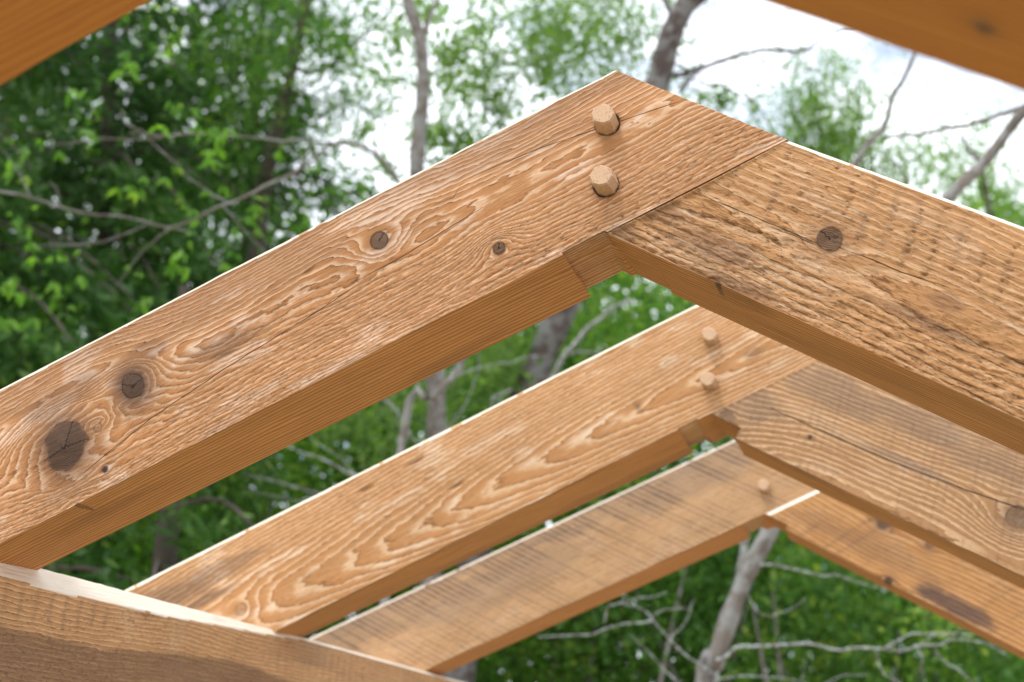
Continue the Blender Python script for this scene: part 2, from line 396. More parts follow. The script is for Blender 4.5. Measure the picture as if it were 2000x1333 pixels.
    sunlit = np.clip(sunlit, 0, 1) * cfg.get('sunlit_top', 1)
    if 'endbevel' in cfg: sunlit = np.maximum(sunlit, (de < cfg['endbevel']) * isf[None, :])
    P = np.stack([x, y, z], -1).reshape(-1, 3) - O
    Lc = np.stack([P @ X, P @ Yl, P @ Z], 1)
    i = np.arange(nu)[:, None] * nl; j = np.arange(nl)[None, :]; j2 = (j + 1) % nl
    q = np.stack([i + j, i + j2, i + nl + j2, i + nl + j], -1).reshape(-1, 4)
    nb = len(Lc); c0 = Lc[:nl].mean(0); c1 = Lc[-nl:].mean(0)
    Lc = np.vstack([Lc, c0, c1]); jj = np.arange(nl); j2 = (jj + 1) % nl
    t0 = np.stack([j2, jj, np.full(nl, nb)], 1); t1 = np.stack([nu * nl + jj, nu * nl + j2, np.full(nl, nb + 1)], 1)
    if side < 0: pass
    F = [q[:, ::-1] if side < 0 else q[:, ::-1], t0[:, ::-1], t1[:, ::-1]]
    me = mesh_np(name, Lc, F)
    sm = np.ones(len(me.polygons), bool); sm[len(q):] = False
    me.polygons.foreach_set('use_smooth', sm)
    for nm, arr in (('phi', phi), ('knot', knot), ('stain', stain), ('tear', tear), ('pale', pale), ('saw', saw), ('crk', crk), ('under', under), ('sunlit', sunlit)):
        a = np.asarray(arr, float).reshape(-1); fattr(me, nm, np.concatenate([a, [a[0], a[-1]]]))
    mw = Matrix(((X[0], Yl[0], Z[0], O[0]), (X[1], Yl[1], Z[1], O[1]), (X[2], Yl[2], Z[2], O[2]), (0, 0, 0, 1)))
    o = link(name, me, mat, root, mw)
    if label: o['label'] = label
    return o
def uvof(px, py, y0, side, fbot, ox):
    slope = abs(fbot(1) - fbot(0)); th = math.atan(slope); c, s = math.cos(th), math.sin(th)
    p = onY(px, py, y0) - np.array([ox, y0, fbot(ox)])
    return p[0] * side * c - p[2] * s, p[0] * side * s + p[2] * c

def hole(px, py, y0, side, fbot, ox, r, out=.026):
    v = ray(px, py); p = CAMP + v * (y0 - out - CAMP[1]) / v[1] - np.array([ox, 0, fbot(ox)])
    th = math.atan(abs(fbot(1) - fbot(0))); c, s = math.cos(th), math.sin(th)
    return p[0] * side * c - p[2] * s, p[0] * side * s + p[2] * c, r
def peg(root, capx, capy, y0, rad, out, seed):
    r = np.random.default_rng(seed)
    v = ray(capx, capy); base = CAMP + v * (y0 - out - CAMP[1]) / v[1]
    n = 8; ang = np.sort(np.arange(n) * 2 * math.pi / n + r.uniform(-.13, .13, n)); rr = rad * r.uniform(.95, 1.05, n)
    tilt = r.uniform(-.05, .05, 2)
    rows = [(0, .86), (.0022, .97), (.0045, 1.0), (out, 1.02), (out + .19, .97)]
    V = []
    for k, (d, sc) in enumerate(rows):
        for a, q in zip(ang, rr):
            yy = d + (q * math.cos(a) * .10 + q * math.sin(a) * .05) * (1 if k < 3 else 0)
            V.append((math.cos(a) * q * sc + tilt[0] * d, yy, math.sin(a) * q * sc + tilt[1] * d))
    F = [tuple(range(n))] + [tuple(reversed(range((len(rows) - 1) * n, len(rows) * n)))]
    for k in range(len(rows) - 1):
        for i in range(n):
            j = (i + 1) % n; F.append((k * n + j, k * n + i, (k + 1) * n + i, (k + 1) * n + j))
    me = bpy.data.meshes.new('peg'); me.from_pydata(V, [], F); me.update()
    return link('peg', me, M_peg, root, Matrix.Translation(Vector(base)))

Y1, Y2, Y3, YS = 0.0, 0.84315, 1.70072, 0.143
def ln(a, b, y): return zline(a, b, y)
def shifted(f, d):
    k = f(1) - f(0); return lambda x: f(x) + d * math.sqrt(1 + k * k)

# --- first frame in full view
t1 = empty('rafter_frame', (0, Y1, -0.40), label='nearest sharp rafter pair with big dark knots on its left beam and two pegs', cat='rafter pair', group='pegged rafter pairs of the roof frame')
Lt, Lb, Lk = ln((0, 757), (1197, 135), Y1), ln((0, 1063), (1183, 455), Y1), ln((68, 1118), (1147, 585), Y1 + YS)
Rt, Rb, Rk = ln((1530, 268), (2000, 440), Y1), ln((1183, 455), (2000, 824), Y1), ln((1222, 533), (2000, 890), Y1 + YS)
Ex = ln((1197, 135), (1530, 268), Y1)
xa, xj, xc = isect(Lt, Ex), isect(Lb, Ex), isect(Lb, Rb)
ox = xc
U = lambda px, py: uvof(px, py, Y1, -1, Lb, ox)
def K(uv, r, **k): return dict(u=uv[0], v=uv[1], r=r, **k)
cfg = dict(ox=ox, seed=11, holes=[hole(1177, 222, Y1, -1, Lb, ox, .0148), hole(1173, 342, Y1, -1, Lb, ox, .0148)], smz=.75, vc=.120, wc=.024, vcn=.022, wcn=.024, sp=.0050, warp=.0075, warp2=.0022, tear=.40, tearn=.6, tearv=.35, rel=.0009, tearrel=.0018,
           rfb=(.0035, .003), rft=(.0052, .0016), rbb=(.002, .001), topstain=.35, pale=1.0,
           knots=[K(U(740, 469), .0115, amp=.026, spread=3.0, halo=.35, rc=[2.5]), K(U(974, 484), .0075, amp=.018, spread=3.4, halo=.2, rc=[1.9]),
                  K(U(258, 753), .0165, rc=[.6, 2.9], amp=.028, spread=2.6, halo=1.3, hs=2.1, dark=.97, rag=.28, soft=.10, asp=.9),
                  K(U(125, 872), .033, rc=[-.15, 2.2, 3.3], amp=.03, spread=2.1, halo=1.2, hs=1.5, dark=.93, rag=.30, soft=.10, rim=.1, asp=.88),
                  K(U(190, 835), .006, amp=.009, spread=3, dark=.1, rim=.1, halo=0),
                  K(U(203, 916), .0035, amp=.0, spread=3, dark=1., rim=.5, halo=.4, hs=3),
                  K(U(150, 990), .0045, amp=0, dark=.7, rim=.2, halo=.3)],
           stains=[(*U(440, 675), .06, .018, .5), (*U(285, 690), .05, .02, .5), (*U(120, 775), .07, .022, .5), (*U(150, 690), .25, .02, .35), (*U(560, 520), .10, .03, .3)],
           cracks=[[U(149, 933), U(288, 820), U(441, 717), U(630, 600), U(700, 552)], [U(700, 545), U(785, 500), U(852, 459), U(939, 406)],
                   [U(920, 345), U(1050, 290), U(1200, 240), U(1337, 194)], [U(852, 398), U(885, 385), U(900, 360)]],
           gouges=[(*U(600, 530), .012, .003, .002), (*U(440, 690), .02, .004, .0015)],
           notch=(-.002, U(1100, 494)[0], .0042, .0135))
beam('rafter', t1, M_honey, -1, Y1, YS, Lt, Lb, Lk, xa, xj, -1.12, .0014, cfg, .0022, 'left beam with raised wavy grain and four dark knots')
U = lambda px, py: uvof(px, py, Y1, 1, Rb, ox)
cfg = dict(ox=ox, seed=23, vc=.085, vcu=-.02, wc=.03, vcn=.006, wcn=.012, sp=.0084, warp=.0022, warp2=.0022, tear=.75, tearn=.7, tearv=.45, rel=.0008, tearrel=.0034,
           rfb=(.005, .005), rft=(.0050, .0014), rbb=(.002, .0015), pale=.5,
           knots=[K(U(1620, 465), .0138, amp=.008, spread=2.4, halo=.6, dark=.75, rag=.32, flow=1.6, rc=[2.8]), K(U(1398, 558), .0045, amp=0, dark=.9, halo=.4)],
           stains=[(*U(1290, 410), .05, .018, .5), (*U(1400, 480), .06, .02, .55), (*U(1220, 450), .03, .01, .6), (*U(1440, 560), .05, .014, .55), (*U(1790, 620), .09, .008, .6), (*U(1850, 590), .02, .012, .5)],
           cracks=[[U(1350, 372), U(1420, 400), U(1500, 433), U(1590, 470)], [U(1635, 480), U(1700, 505), U(1760, 530), U(1850, 560)], [U(1500, 440), U(1560, 462), U(1600, 478)]],
           pits=.027, saw=(.14, .027, .35, .03), sawrel=.0010, sawfade=lambda u, v: sstep(.07, .12, v), notch=(-.01, .062, .0, .0045))
Lb1 = lambda x: Lb(x) - .0004
beam('rafter', t1, M_torn, 1, Y1 + .0008, YS, Rt, Rb, Rk, isect(Rt, Lb1), isect(Rb, Lb1), .85, .0014, cfg, .0022, 'right beam with rough torn grain and one round knot')
for (a, b, s_) in ((1177, 222, 1), (1173, 342, 2)): peg(t1, a, b, Y1, .0148, .026, s_)

# --- second frame
t2 = empty('rafter_frame', (0, Y2, -0.40), label='middle rafter pair with arched grain and two small pegs, under the nearest pair', cat='rafter pair', group='pegged rafter pairs of the roof frame')
Lt, Lb, Lk = ln((216, 1166), (1349, 599), Y2), ln((532, 1238), (1388, 809), Y2), ln((580, 1251), (1352, 886), Y2 + YS)
Rb, Rk = ln((1439, 859), (2000, 1129), Y2), ln((1456, 892), (2000, 1152), Y2 + .13)
Rt = shifted(Rb, .208)
ox = isect(Lb, Rb); U = lambda px, py: uvof(px, py, Y2, -1, Lb, ox)
cfg = dict(ox=ox, seed=37, vc=.062, vcu=-.01, wc=.028, wcu=.075, vcn=.006, wcn=.007, sp=.0066, warp=.0032, warp2=.0016, tear=.25, tearn=.4, tearv=-.2, rel=.0008, tearrel=.0012,
           rfb=(.0025, .001), rft=(.0055, .0008), pale=1.0,
           knots=[K(U(470, 1190), .011, amp=.012, spread=3, dark=.12, rim=.15, halo=.15)],
           stains=[(*U(330, 1170), .10, .03, .6), (*U(420, 1120), .10, .022, .5), (*U(1470, 690), .02, .01, .4), (*U(395, 1175), .06, .01, .7)],
           gouges=[(*U(812, 902), .022, .0035, .004), (*U(715, 955), .018, .0035, .004), (*U(890, 950), .016, .003, .003), (*U(1245, 795), .008, .012, .0015)],
           notch=(-.002, U(1326, 839)[0], .004, .0125))
beam('rafter', t2, M_light, -1, Y2, YS, Lt, Lb, Lk, isect(Lt, Rt), isect(Lb, Rt), -1.2, .0019, cfg, .0035, 'left beam with pointed arches of grain')
U = lambda px, py: uvof(px, py, Y2, 1, Rb, ox)
cfg = dict(ox=ox, seed=41, crkw=2.3, vc=-.015, vcu=.06, wc=.03, vcn=.006, wcn=.01, sp=.0078, warp=.004, warp2=.0016, tear=.3, tearn=.4, rel=.0011, tearrel=.0010, topstain=.3,
           rfb=(.003, .002), rft=(.003, .001), pale=.4,
           knots=[K(U(1418, 815), .012, amp=.028, spread=6.5, dark=.25, rim=.1, halo=.5, hs=3.2, flow=1), K(U(1988, 1010), .018, amp=.02, spread=3.0, dark=.35, halo=.6, rim=.4),
                  K(U(1582, 855), .003, amp=0, dark=.8, halo=.2)],
           stains=[(*U(1640, 770), .10, .035, .5), (*U(1800, 830), .12, .03, .5), (*U(1480, 790), .05, .03, .5), (*U(1930, 900), .1, .03, .45), (*U(1760, 900), .09, .008, .5)],
           cracks=[[U(1508, 800), U(1560, 822), U(1640, 858), U(1750, 905), U(1880, 955), U(2010, 1000)]],
           saw=(.25, .014, .35, .0), sawrel=.0003, notch=(-.03, U(1437, 850)[0], .021, .020))
Lb1 = lambda x: Lb(x) - .0004
beam('rafter', t2, M_grey, 1, Y2 - .001, .13, Rt, Rb, Rk, isect(Rt, Lb1), isect(Rb, Lb1), .95, .0021, cfg, .0035, 'greyed right beam with one long crack')
for (a, b, s_) in ((1385, 652, 3), (1381, 740, 4)): peg(t2, a, b, Y2, .0138, .026, s_)

# --- third frame
t3 = empty('rafter_frame', (0, Y3, -0.40), label='farthest lowest rafter pair, grey saw-marked left beam, orange right beam, one peg', cat='rafter pair', group='pegged rafter pairs of the roof frame')
Lt, Lb, Lk = ln((592, 1252), (1431, 859), Y3), ln((850, 1301), (1495, 1003), Y3), ln((850, 1325), (1402, 1080), Y3 + .133)
yr = Y3 - .015
Rb, Rk = ln((1536, 1035), (2000, 1277), yr), ln((1552, 1060), (2000, 1289), yr + .12)
Rt = shifted(Rb, .205)
ox = isect(Lb, Rb); U = lambda px, py: uvof(px, py, Y3, -1, Lb, ox)
cfg = dict(ox=ox, seed=53, vc=-.10, wc=.05, sp=.0075, warp=.003, warp2=.0016, tear=.2, tearn=.3, rel=.0007, tearrel=.0006, pale=.3, rft=(.0065, .001), topstain=.55,
           stains=[(*U(950, 1150), .3, .05, .35), (*U(1350, 930), .2, .05, .35), (*U(700, 1230), .3, .05, .3)],
           sawb=.6, sawp=-.8, saw=(-.70, .0122, 1.3, .0), sawrel=.0007, saww=.24, sawfade=lambda u, v:   .5 + .5 * sstep(.105, .125, v + .01 * np.sin(u * 9)), notch=(-.002, U(1450, 1023)[0], .001, .013))
beam('rafter', t3, M_band, -1, Y3, .133, Lt, Lb, Lk, isect(Lt, Rt), isect(Lb, Rt), -1.3, .0018, cfg, .005, 'left beam greyed and striped with saw marks')
U = lambda px, py: uvof(px, py, yr, 1, Rb, ox)
cfg = dict(ox=ox, seed=59, vc=.25, wc=.05, sp=.0105, warp=.003, warp2=.0016, tear=.2, tearn=.3, rel=.0006, tearrel=.0006, pale=.2,
           knots=[K(U(1735, 1135), .008, amp=.004, dark=.9, halo=.6, hs=2.5), K(U(1725, 1022), .014, amp=.005, dark=.6, halo=.8, hs=1.8, rim=.2), K(U(1815, 1065), .007, amp=0, dark=.3, halo=.6, hs=2.6)],
           stains=[(*U(1860, 1180), .09, .022, .95), (*U(1900, 1200), .06, .02, .9), (*U(1700, 1070), .2, .03, .3)],
           saw=(-.51, .026, .45, .0), saww=.16, sawrel=.0005, notch=(-.03, U(1534, 1030)[0], .012, .012), endbevel=.015)
Lb1 = lambda x: Lb(x) - .0004
beam('rafter', t3, M_orange, 1, yr, .12, Rt, Rb, Rk, isect(Rt, Lb1), isect(Rb, Lb1), 1.1, .0020, cfg, .005, 'orange right beam with a dark stain and small knots')
peg(t3, 1491, 947, Y3, .0135, .026, 5)

# --- nearest frame, only its undersides reach into the picture
y0b = -.6989; Y0 = y0b - .15
t0 = empty('rafter_frame', (0, Y0, -0.40), label='blurred rafter pair overhead, showing only smooth orange undersides in the two upper corners', cat='rafter pair', group='pegged rafter pairs of the roof frame')
Lk = ln((0, 170), (300, 0), y0b); Rk = ln((1480, 0), (2000, 183), y0b)
Lt, Rt = shifted(Lk, .2), shifted(Rk, .2)
ox = isect(Lk, Rk)
base = dict(ox=ox, vc=.30, wc=.07, spb=.008, sp=.007, warp=.004, warp2=.002, tear=.1, tearn=.2, rel=.0010, tearrel=.0006, pale=.1, rbb=(.0022, .0018))
beam('rafter', t0, M_smooth, -1, Y0, .15, Lt, Lk, Lk, isect(Lt, Rt), isect(Lk, Rt), -.9, .004, dict(base, seed=61), .004)
Lb1 = lambda x: Lk(x) - .0012
ob = beam('rafter', t0, M_smooth, 1, Y0, .15, Rt, Rk, Rk, isect(Rt, Lb1), isect(Rk, Lb1), .9, .004, dict(base, seed=67), .004)
# one soft dark knot in the underside of the right beam
me = ob.data; co = np.zeros(len(me.vertices) * 3, np.float32); me.vertices.foreach_get('co', co); co = co.reshape(-1, 3)
v = ray(1926, 46); zz = None
for it in range(60):
    D = .6 + it * .01; p = CAMP + v * D
    if p[2] > Rk(p[0]): break
lp = ob.matrix_world.inverted() if False else None
X = np.array([math.cos(math.atan(abs(Rk(1) - Rk(0)))), 0, -math.sin(math.atan(abs(Rk(1) - Rk(0))))])
O = np.array([ox, Y0, Rk(ox)]); ku = (p - O) @ X; kw = p[1] - Y0
rr = np.hypot(co[:, 0] - ku, co[:, 1] - kw)
kv = .75 * sstep(.0085, .0055, rr) * (co[:, 2] < .01); me.attributes['knot'].data.foreach_set('value', kv.astype(np.float32))
me.attributes['stain'].data.foreach_set('value', (.6 * np.exp(-(rr / .013)**2) * (co[:, 2] < .01)).astype(np.float32))

# --- wall plate under the left rafter feet
def plate():
    zt = -.3985; xf = -.7755; Hh = .20; Wd = .19; ya, yb = -1.2, 3.2
    res = .003; nu = int((yb - ya) / res); ys = np.linspace(ya, yb, nu + 1)[:, None]
    n1_ = 60; 
    lp = [(-Hh + Hh * a / n1_, 0.) for a in range(n1_)] + [(0., b * .003) for b in range(16)] + [(0., .048 + (Wd - .048) * b / 8) for b in range(9)] + [(-Hh, Wd)]
    lp = np.array(lp); nl = len(lp)
    A = np.repeat(lp[None, :, 0], nu + 1, 0); B = np.repeat(lp[None, :, 1], nu + 1, 0); yy = np.repeat(ys, nl, 1)
    c = np.interp(yy, [-1, 0, .2, .35, .5, .7, .9, 1.0, 1.4, 3], [.030, .028, .031, .027, .024, .018, .009, .005, .005, .005]) \
        + .0035 * fbm(yy * 9, .5, .5, 71, 3) * sstep(1.1, .7, yy) + .001 * fbm(yy * 40, .5, .5, 72, 2)
    c = np.maximum(c, .002)
    mk = (-A < c) & (B < c); ca, cb = c + A, c - B; k = np.minimum(1, c / np.maximum(ca + cb, 1e-9))
    na, nb = -(c - ca * k), c - cb * k
    A2 = np.where(mk, na, A); B2 = np.where(mk, nb, B)
    u, v, w_ = yy, A2, B2; onface = (np.arange(nl) < n1_)[None, :] & ~mk
    R = np.abs(v * 1.0 + .30) + .015 * fbm(u * 2.0, .5, .5, 73, 2) + .004 * fbm(u * 8, v * 30, w_ * 30, 74, 3) + .0016 * fbm(u * 40, v * 120, w_ * 100, 75, 2)
    phi = R / .0068; t = np.mod(phi, 1); ring = sstep(.12, .82, t) * (1 - sstep(.9, 1, t))
    low = sstep(-.078, -.088, v + .010 * np.sin(u * 7) + .006 * fbm(u * 14, .3, .3, 76, 3))
    tear = np.clip(.35 + .5 * fbm(u * 7, v * 25, w_, 77, 3) + low * .6, 0, 1)
    stain = np.maximum(low * .7, .5 * sstep(.3, .7, fbm(u * 5, v * 20, w_ * 20, 78, 3)))
    stain = np.maximum(stain, .45 * np.exp(-((u - 1.0) / .12)**2) * (v > -.05) * ~mk)
    stain = np.where(mk, .35 * sstep(.25, .6, fbm(u * 11, v * 30, w_ * 30, 79, 3)), stain)
    pale = np.where(mk, 1., .25 * sstep(.2, .6, fbm(u * 14, v * 9, w_, 80, 2)))
    saw = .35 * np.exp(-((np.mod(u / .034, 1) - .5) / .14)**2) * sstep(0, .5, fbm(u * 8, v * 20, w_, 81, 2)) * onface
    h = .0006 * (1 - ring) + tear * .0016 * (1 + fbm(u * 60, v * 240, w_, 82, 3)) + .002 * fbm(u * 5, v * 10, w_, 83, 2)
    Bd = B2 + np.where(onface, h, 0) + np.where(mk, .0012 * fbm(u * 14, v * 60, w_ * 60, 84, 3), 0)
    # local frame: x runs along the plate, y into its thickness (world -x), z up
    P = np.stack([u, Bd, A2], -1).reshape(-1, 3)
    i = np.arange(nu)[:, None] * nl; j = np.arange(nl)[None, :]; j2 = (j + 1) % nl
    q = np.stack([i + j, i + nl + j, i + nl + j2, i + j2], -1).reshape(-1, 4)
    nb_ = len(P); P = np.vstack([P, P[:nl].mean(0), P[-nl:].mean(0)]); jj = np.arange(nl); j2 = (jj + 1) % nl
    me = mesh_np('wall_plate', P, [q, np.stack([jj, j2, np.full(nl, nb_)], 1), np.stack([nu * nl + j2, nu * nl + jj, np.full(nl, nb_ + 1)], 1)])
    for nm, arr in (('phi', phi), ('knot', phi * 0), ('stain', stain), ('tear', tear * ~mk), ('pale', pale), ('saw', saw), ('crk', phi * 0 + .05), ('under', phi * 0), ('sunlit', np.maximum(mk * 1., (A > -.0005) & ~mk))):  # wane and top face carry the painted sunlight
        a = np.asarray(arr, float).reshape(-1); fattr(me, nm, np.concatenate([a, [a[0], a[-1]]]))
    mw = Matrix(((0, -1, 0, xf), (1, 0, 0, 0), (0, 0, 1, zt), (0, 0, 0, 1)))
    o = link('wall_plate', me, M_plate, None, mw)
    tag(o, 'long timber with a pale wavy top edge crossing the lower left corner', 'beam')
plate()

# ------------------------------------------------------------------ ground
def ground():
    n = 60; g = np.linspace(-1, 1, n + 1); g = np.sign(g) * np.abs(g)**2.2 * 160
    X_, Y_ = np.meshgrid(g, g, indexing='ij'); Z_ = GROUND + .12 * vn(X_ * .4, Y_ * .4, 0, 5) * (np.hypot(X_, Y_) > 4)
    V = np.stack([X_, Y_, Z_], -1).reshape(-1, 3); i = np.arange(n)[:, None] * (n + 1); j = np.arange(n)[None, :]
    q = np.stack([i + j, i + n + 1 + j, i + n + 2 + j, i + j + 1], -1).reshape(-1, 4)
    mt, nt, b = new_mat('bare_earth'); g_ = N(nt)
    c = g_.mix(g_.ss(.5, .62, g_.noise(.12, det=5)), (.46, .36, .25), (.14, .17, .06)); c = g_.mix(g_.m('MULTIPLY', g_.noise(30, det=4), .4), c, (.20, .15, .10))
    nt.links.new(c, b.inputs['Base Color']); b.inputs['Roughness'].default_value = .95
    tag(link('ground', mesh_np('ground', V, q), mt), kind='structure')
ground()

# ------------------------------------------------------------------ vegetation
def tube(acc, pts, r0, r1, seg=7, wob=0.0, seed=0):
    """append a tapered tube along 3-D points; acc = [V list, F list]"""
    pts = np.array(pts, float)
    # Catmull-Rom refinement
    out = []
    for i in range(len(pts) - 1):
        p0 = pts[max(i - 1, 0)]; p1 = pts[i]; p2 = pts[i + 1]; p3 = pts[min(i + 2, len(pts) - 1)]
        for t in np.linspace(0, 1, 5)[:-1]:
            out.append(.5 * ((2 * p1) + (-p0 + p2) * t + (2 * p0 - 5 * p1 + 4 * p2 - p3) * t * t + (-p0 + 3 * p1 - 3 * p2 + p3) * t**3))
    out.append(pts[-1]); P = np.array(out); n = len(P)
    r = np.linspace(r0, r1, n) * (1 + .12 * vn(np.arange(n) * .7, seed, 0, 3))
    if wob: P = P + wob * np.stack([vn(np.arange(n) * .45, seed + k, 0, 9) for k in (1, 2, 3)], 1)
    T = np.gradient(P, axis=0); T /= np.linalg.norm(T, axis=1)[:, None] + 1e-9
    ref = np.array([.3, .2, .93]) if abs(T[0][2]) < .8 else np.array([1., .1, 0])
    A = np.cross(T, ref); A /= np.linalg.norm(A, axis=1)[:, None]; B = np.cross(T, A)
    an = np.arange(seg) * 2 * math.pi / seg
    ring = P[:, None, :] + r[:, None, None] * (np.cos(an)[None, :, None] * A[:, None, :] + np.sin(an)[None, :, None] * B[:, None, :])
    off = sum(len(v) for v in acc[0]); acc[0].append(ring.reshape(-1, 3))
    i = np.arange(n - 1)[:, None] * seg; j = np.arange(seg)[None, :]; j2 = (j + 1) % seg
    acc[1].append(off + np.stack([i + j, i + j2, i + seg + j2, i + seg + j], -1).reshape(-1, 4))
    return P
def tubes_obj(name, acc, mat, root, label=None):
    V = np.vstack(acc[0]); V = V - np.array(root.location)
    o = link(name, mesh_np(name, V, np.vstack(acc[1])), mat); o.parent = root
    if label: o['label'] = label
    return o
def leaves_obj(name, C, size, mat, root, r, aspect=.5, droop=0.0, tint=None, shape=0, dirs=None):
    """C (n,3) leaf centres, size scalar or (n,)"""
    n = len(C); size = np.broadcast_to(size, (n,)) * r.uniform(.6, 1.3, n)
    d = r.normal(size=(n, 3)) if dirs is None else dirs + r.normal(size=(n, 3)) * .45
    d[:, 2] -= droop * np.linalg.norm(d, axis=1); d /= np.linalg.norm(d, axis=1)[:, None]
    q = r.normal(size=(n, 3)); s = np.cross(d, q); s /= np.linalg.norm(s, axis=1)[:, None]; nn = np.cross(d, s)
    L = size[:, None]; Wd = L * aspect
    if shape == 0:
        V = np.stack([C - d * L * .5, C + s * Wd * .5 - d * L * .05, C + d * L * .5, C - s * Wd * .5 + nn * Wd * .2], 1)
        F = np.arange(n)[:, None] * 4 + np.array([[0, 1, 2, 3]]); k = 4; FF_ = F
    else:
        V = np.stack([C - d * L * .5, C - d * L * .18 + s * Wd * .46 + nn * Wd * .12, C + d * L * .12 + s * Wd * .40 + nn * Wd * .12, C + d * L * .55 - nn * L * .08,
                      C + d * L * .12 - s * Wd * .40 + nn * Wd * .12, C - d * L * .18 - s * Wd * .46 + nn * Wd * .12, C + d * L * .0], 1)
        k = 7; b = np.arange(n)[:, None] * 7
        FF_ = np.concatenate([b + np.array([[0, 1, 2, 6]]), b + np.array([[6, 2, 3, 4]]), b + np.array([[6, 4, 5, 0]])])
    V = V.reshape(-1, 3) - np.array(root.location if root is not None else (0, 0, 0))
    me = mesh_np(name, V, FF_, False)
    t = r.uniform(0, 1, n) if tint is None else tint
    fattr(me, 'tint', np.repeat(t, k))
    o = link(name, me, mat)
    if root is not None: o.parent = root
    return o

def conifer(px, D, topy, spread, n, label, seed, lean=0, low=1.0, leafs=.125, dens=1.0):
    r = np.random.default_rng(seed)
    base = at(px, 1200, D); base[2] = GROUND; top = at(px + lean, topy, D)
    root = empty('conifer_tree', tuple(base), label=label, cat='tree', group='conifers filling the left background')
    acc = [[], []]; Hh = top[2] - GROUND
    tube(acc, [base, base + (top - base) * .4 + r.normal(size=3) * .05, top], .15, .02, 8)
    Cs = []; Ds = []
    nb = int(Hh * 11)
    for k in range(nb):
        f = r.uniform(.12, 1) if low < 1 else r.uniform(.04, 1); z = f
        p = base + (top - base) * f; a = r.uniform(0, 2 * math.pi); Ln = spread * (1 - f)**.6 * r.uniform(.6, 1.1) + .25
        dv = np.array([math.cos(a), math.sin(a), .12]); q1 = p + dv * Ln * .5; q2 = p + np.array([dv[0], dv[1], -.28]) * Ln
        tube(acc, [p, q1, q2], .018, .004, 4)
        m_ = int(n / nb * (.4 + 1.2 * Ln / spread)); t = r.uniform(.1, 1, m_)
        ctr = p + (q1 - p) * (2 * t * (1 - t) * 2)[:, None] * .5 + (q2 - p) * (t**2)[:, None]
        side = np.cross(dv, [0, 0, 1]); off = side[None] * (r.uniform(-1, 1, m_) * .35 * (1.15 - t))[:, None]
        hang = -np.abs(r.normal(size=m_)) * .16
        ctr = ctr + off; ctr[:, 2] += hang; ctr += r.normal(size=(m_, 3)) * .04
        Cs.append(ctr); dd = dv[None] * .5 + np.sign(r.uniform(-1, 1, m_))[:, None] * side[None] * .6; dd = np.repeat(dd, 1, 0); dd[:, 2] -= .5; Ds.append(dd)
    tubes_obj('trunk', acc, M_conbark, root)
    Cs = np.vstack(Cs); Ds = np.vstack(Ds)
    tint = np.clip(.5 + .35 * vn(Cs[:, 0] * 1.5, Cs[:, 1] * 1.5, Cs[:, 2] * 1.8, seed) + r.normal(size=len(Cs)) * .18, 0, 1)
    leaves_obj('crown', Cs, leafs, L_con, root, r, aspect=.28, tint=tint, dirs=Ds)
    return root

def blob_leaves(spec, r, Dsp):
    """spec: (px,py,rad_px,D,n)"""
    Cs = []
    for (px, py, rp, D, n) in spec:
        c = at(px, py, D); rad = rp / FPX * D
        ns = max(3, n // 45); sub = c + r.normal(size=(ns, 3)) * rad * .72 * np.array([1, Dsp, 1])
        pick = r.integers(0, ns, n); Cs.append(sub[pick] + r.normal(size=(n, 3)) * rad * .36)
    return np.vstack(Cs)

def px3(pts, D): return [at(p[0], p[1], (p[2] if len(p) > 2 else D)) for p in pts]

# conifers
conifer(-60, 8.5, -500, 2.0, 24000, 'broad dark conifer at the far left edge behind the upper rafter', 101)
conifer(230, 10.5, -420, 2.3, 28000, 'tall dark conifer with drooping sprays right of the leftmost one', 102)
conifer(470, 12.5, -260, 1.9, 20000, 'thinner conifer with sky showing through, left of the slim grey trunk', 103, lean=60)
conifer(40, 13.5, -300, 2.6, 24000, 'farther conifer seen in the gap between the two leftmost conifers', 104)
conifer(360, 6.6, 560, 1.15, 15000, 'low conifer below the leftmost knots, in the gap between the two left rafters', 105, leafs=.08)

# a leaning dark stem in the left distance
r = np.random.default_rng(150)
root = empty('leaning_tree', tuple(np.r_[at(470, 1000, 11)[:2], GROUND]), label='distant thin dark stem leaning right, left of the slim grey trunk, with sparse leaves', cat='tree')
acc = [[], []]
tube(acc, [np.r_[at(470, 1000, 11)[:2], GROUND]] + px3([(500, 500), (520, 340), (545, 240), (572, 130), (600, 0), (625, -120)], 11), .08, .035, 8)
tube(acc, px3([(572, 130), (620, 140), (690, 90), (760, 20), (790, -40)], 11), .02, .006, 5)
tube(acc, px3([(545, 200), (600, 170), (660, 120), (720, 60)], 11), .015, .005, 5)
tubes_obj('trunk', acc, M_conbark, root)
spec = [(560, 60, 75, 11, 900), (650, 40, 70, 11, 900), (480, 40, 70, 11, 900), (620, 140, 60, 11, 700), (700, 110, 60, 11, 600), (560, 190, 60, 11, 600), (740, 30, 50, 11, 400),
        (640, 220, 50, 11, 350), (720, 190, 50, 11, 350), (500, 140, 60, 11, 600), (560, 290, 45, 11, 300), (700, 270, 35, 11, 120), (610, 300, 40, 11, 180)]
spec = [(a_, b_, c_ * 1.15, d_, int(e_ * .85)) for a_, b_, c_, d_, e_ in spec] + [(480, 200, 110, 11, 700), (430, 420, 90, 11, 1200), (430, 180, 110, 11, 900), (680, 130, 170, 11, 900)]
Cs = blob_leaves(spec, r, 1.6); leaves_obj('crown', Cs, .050, L_broad, root, r, .55)

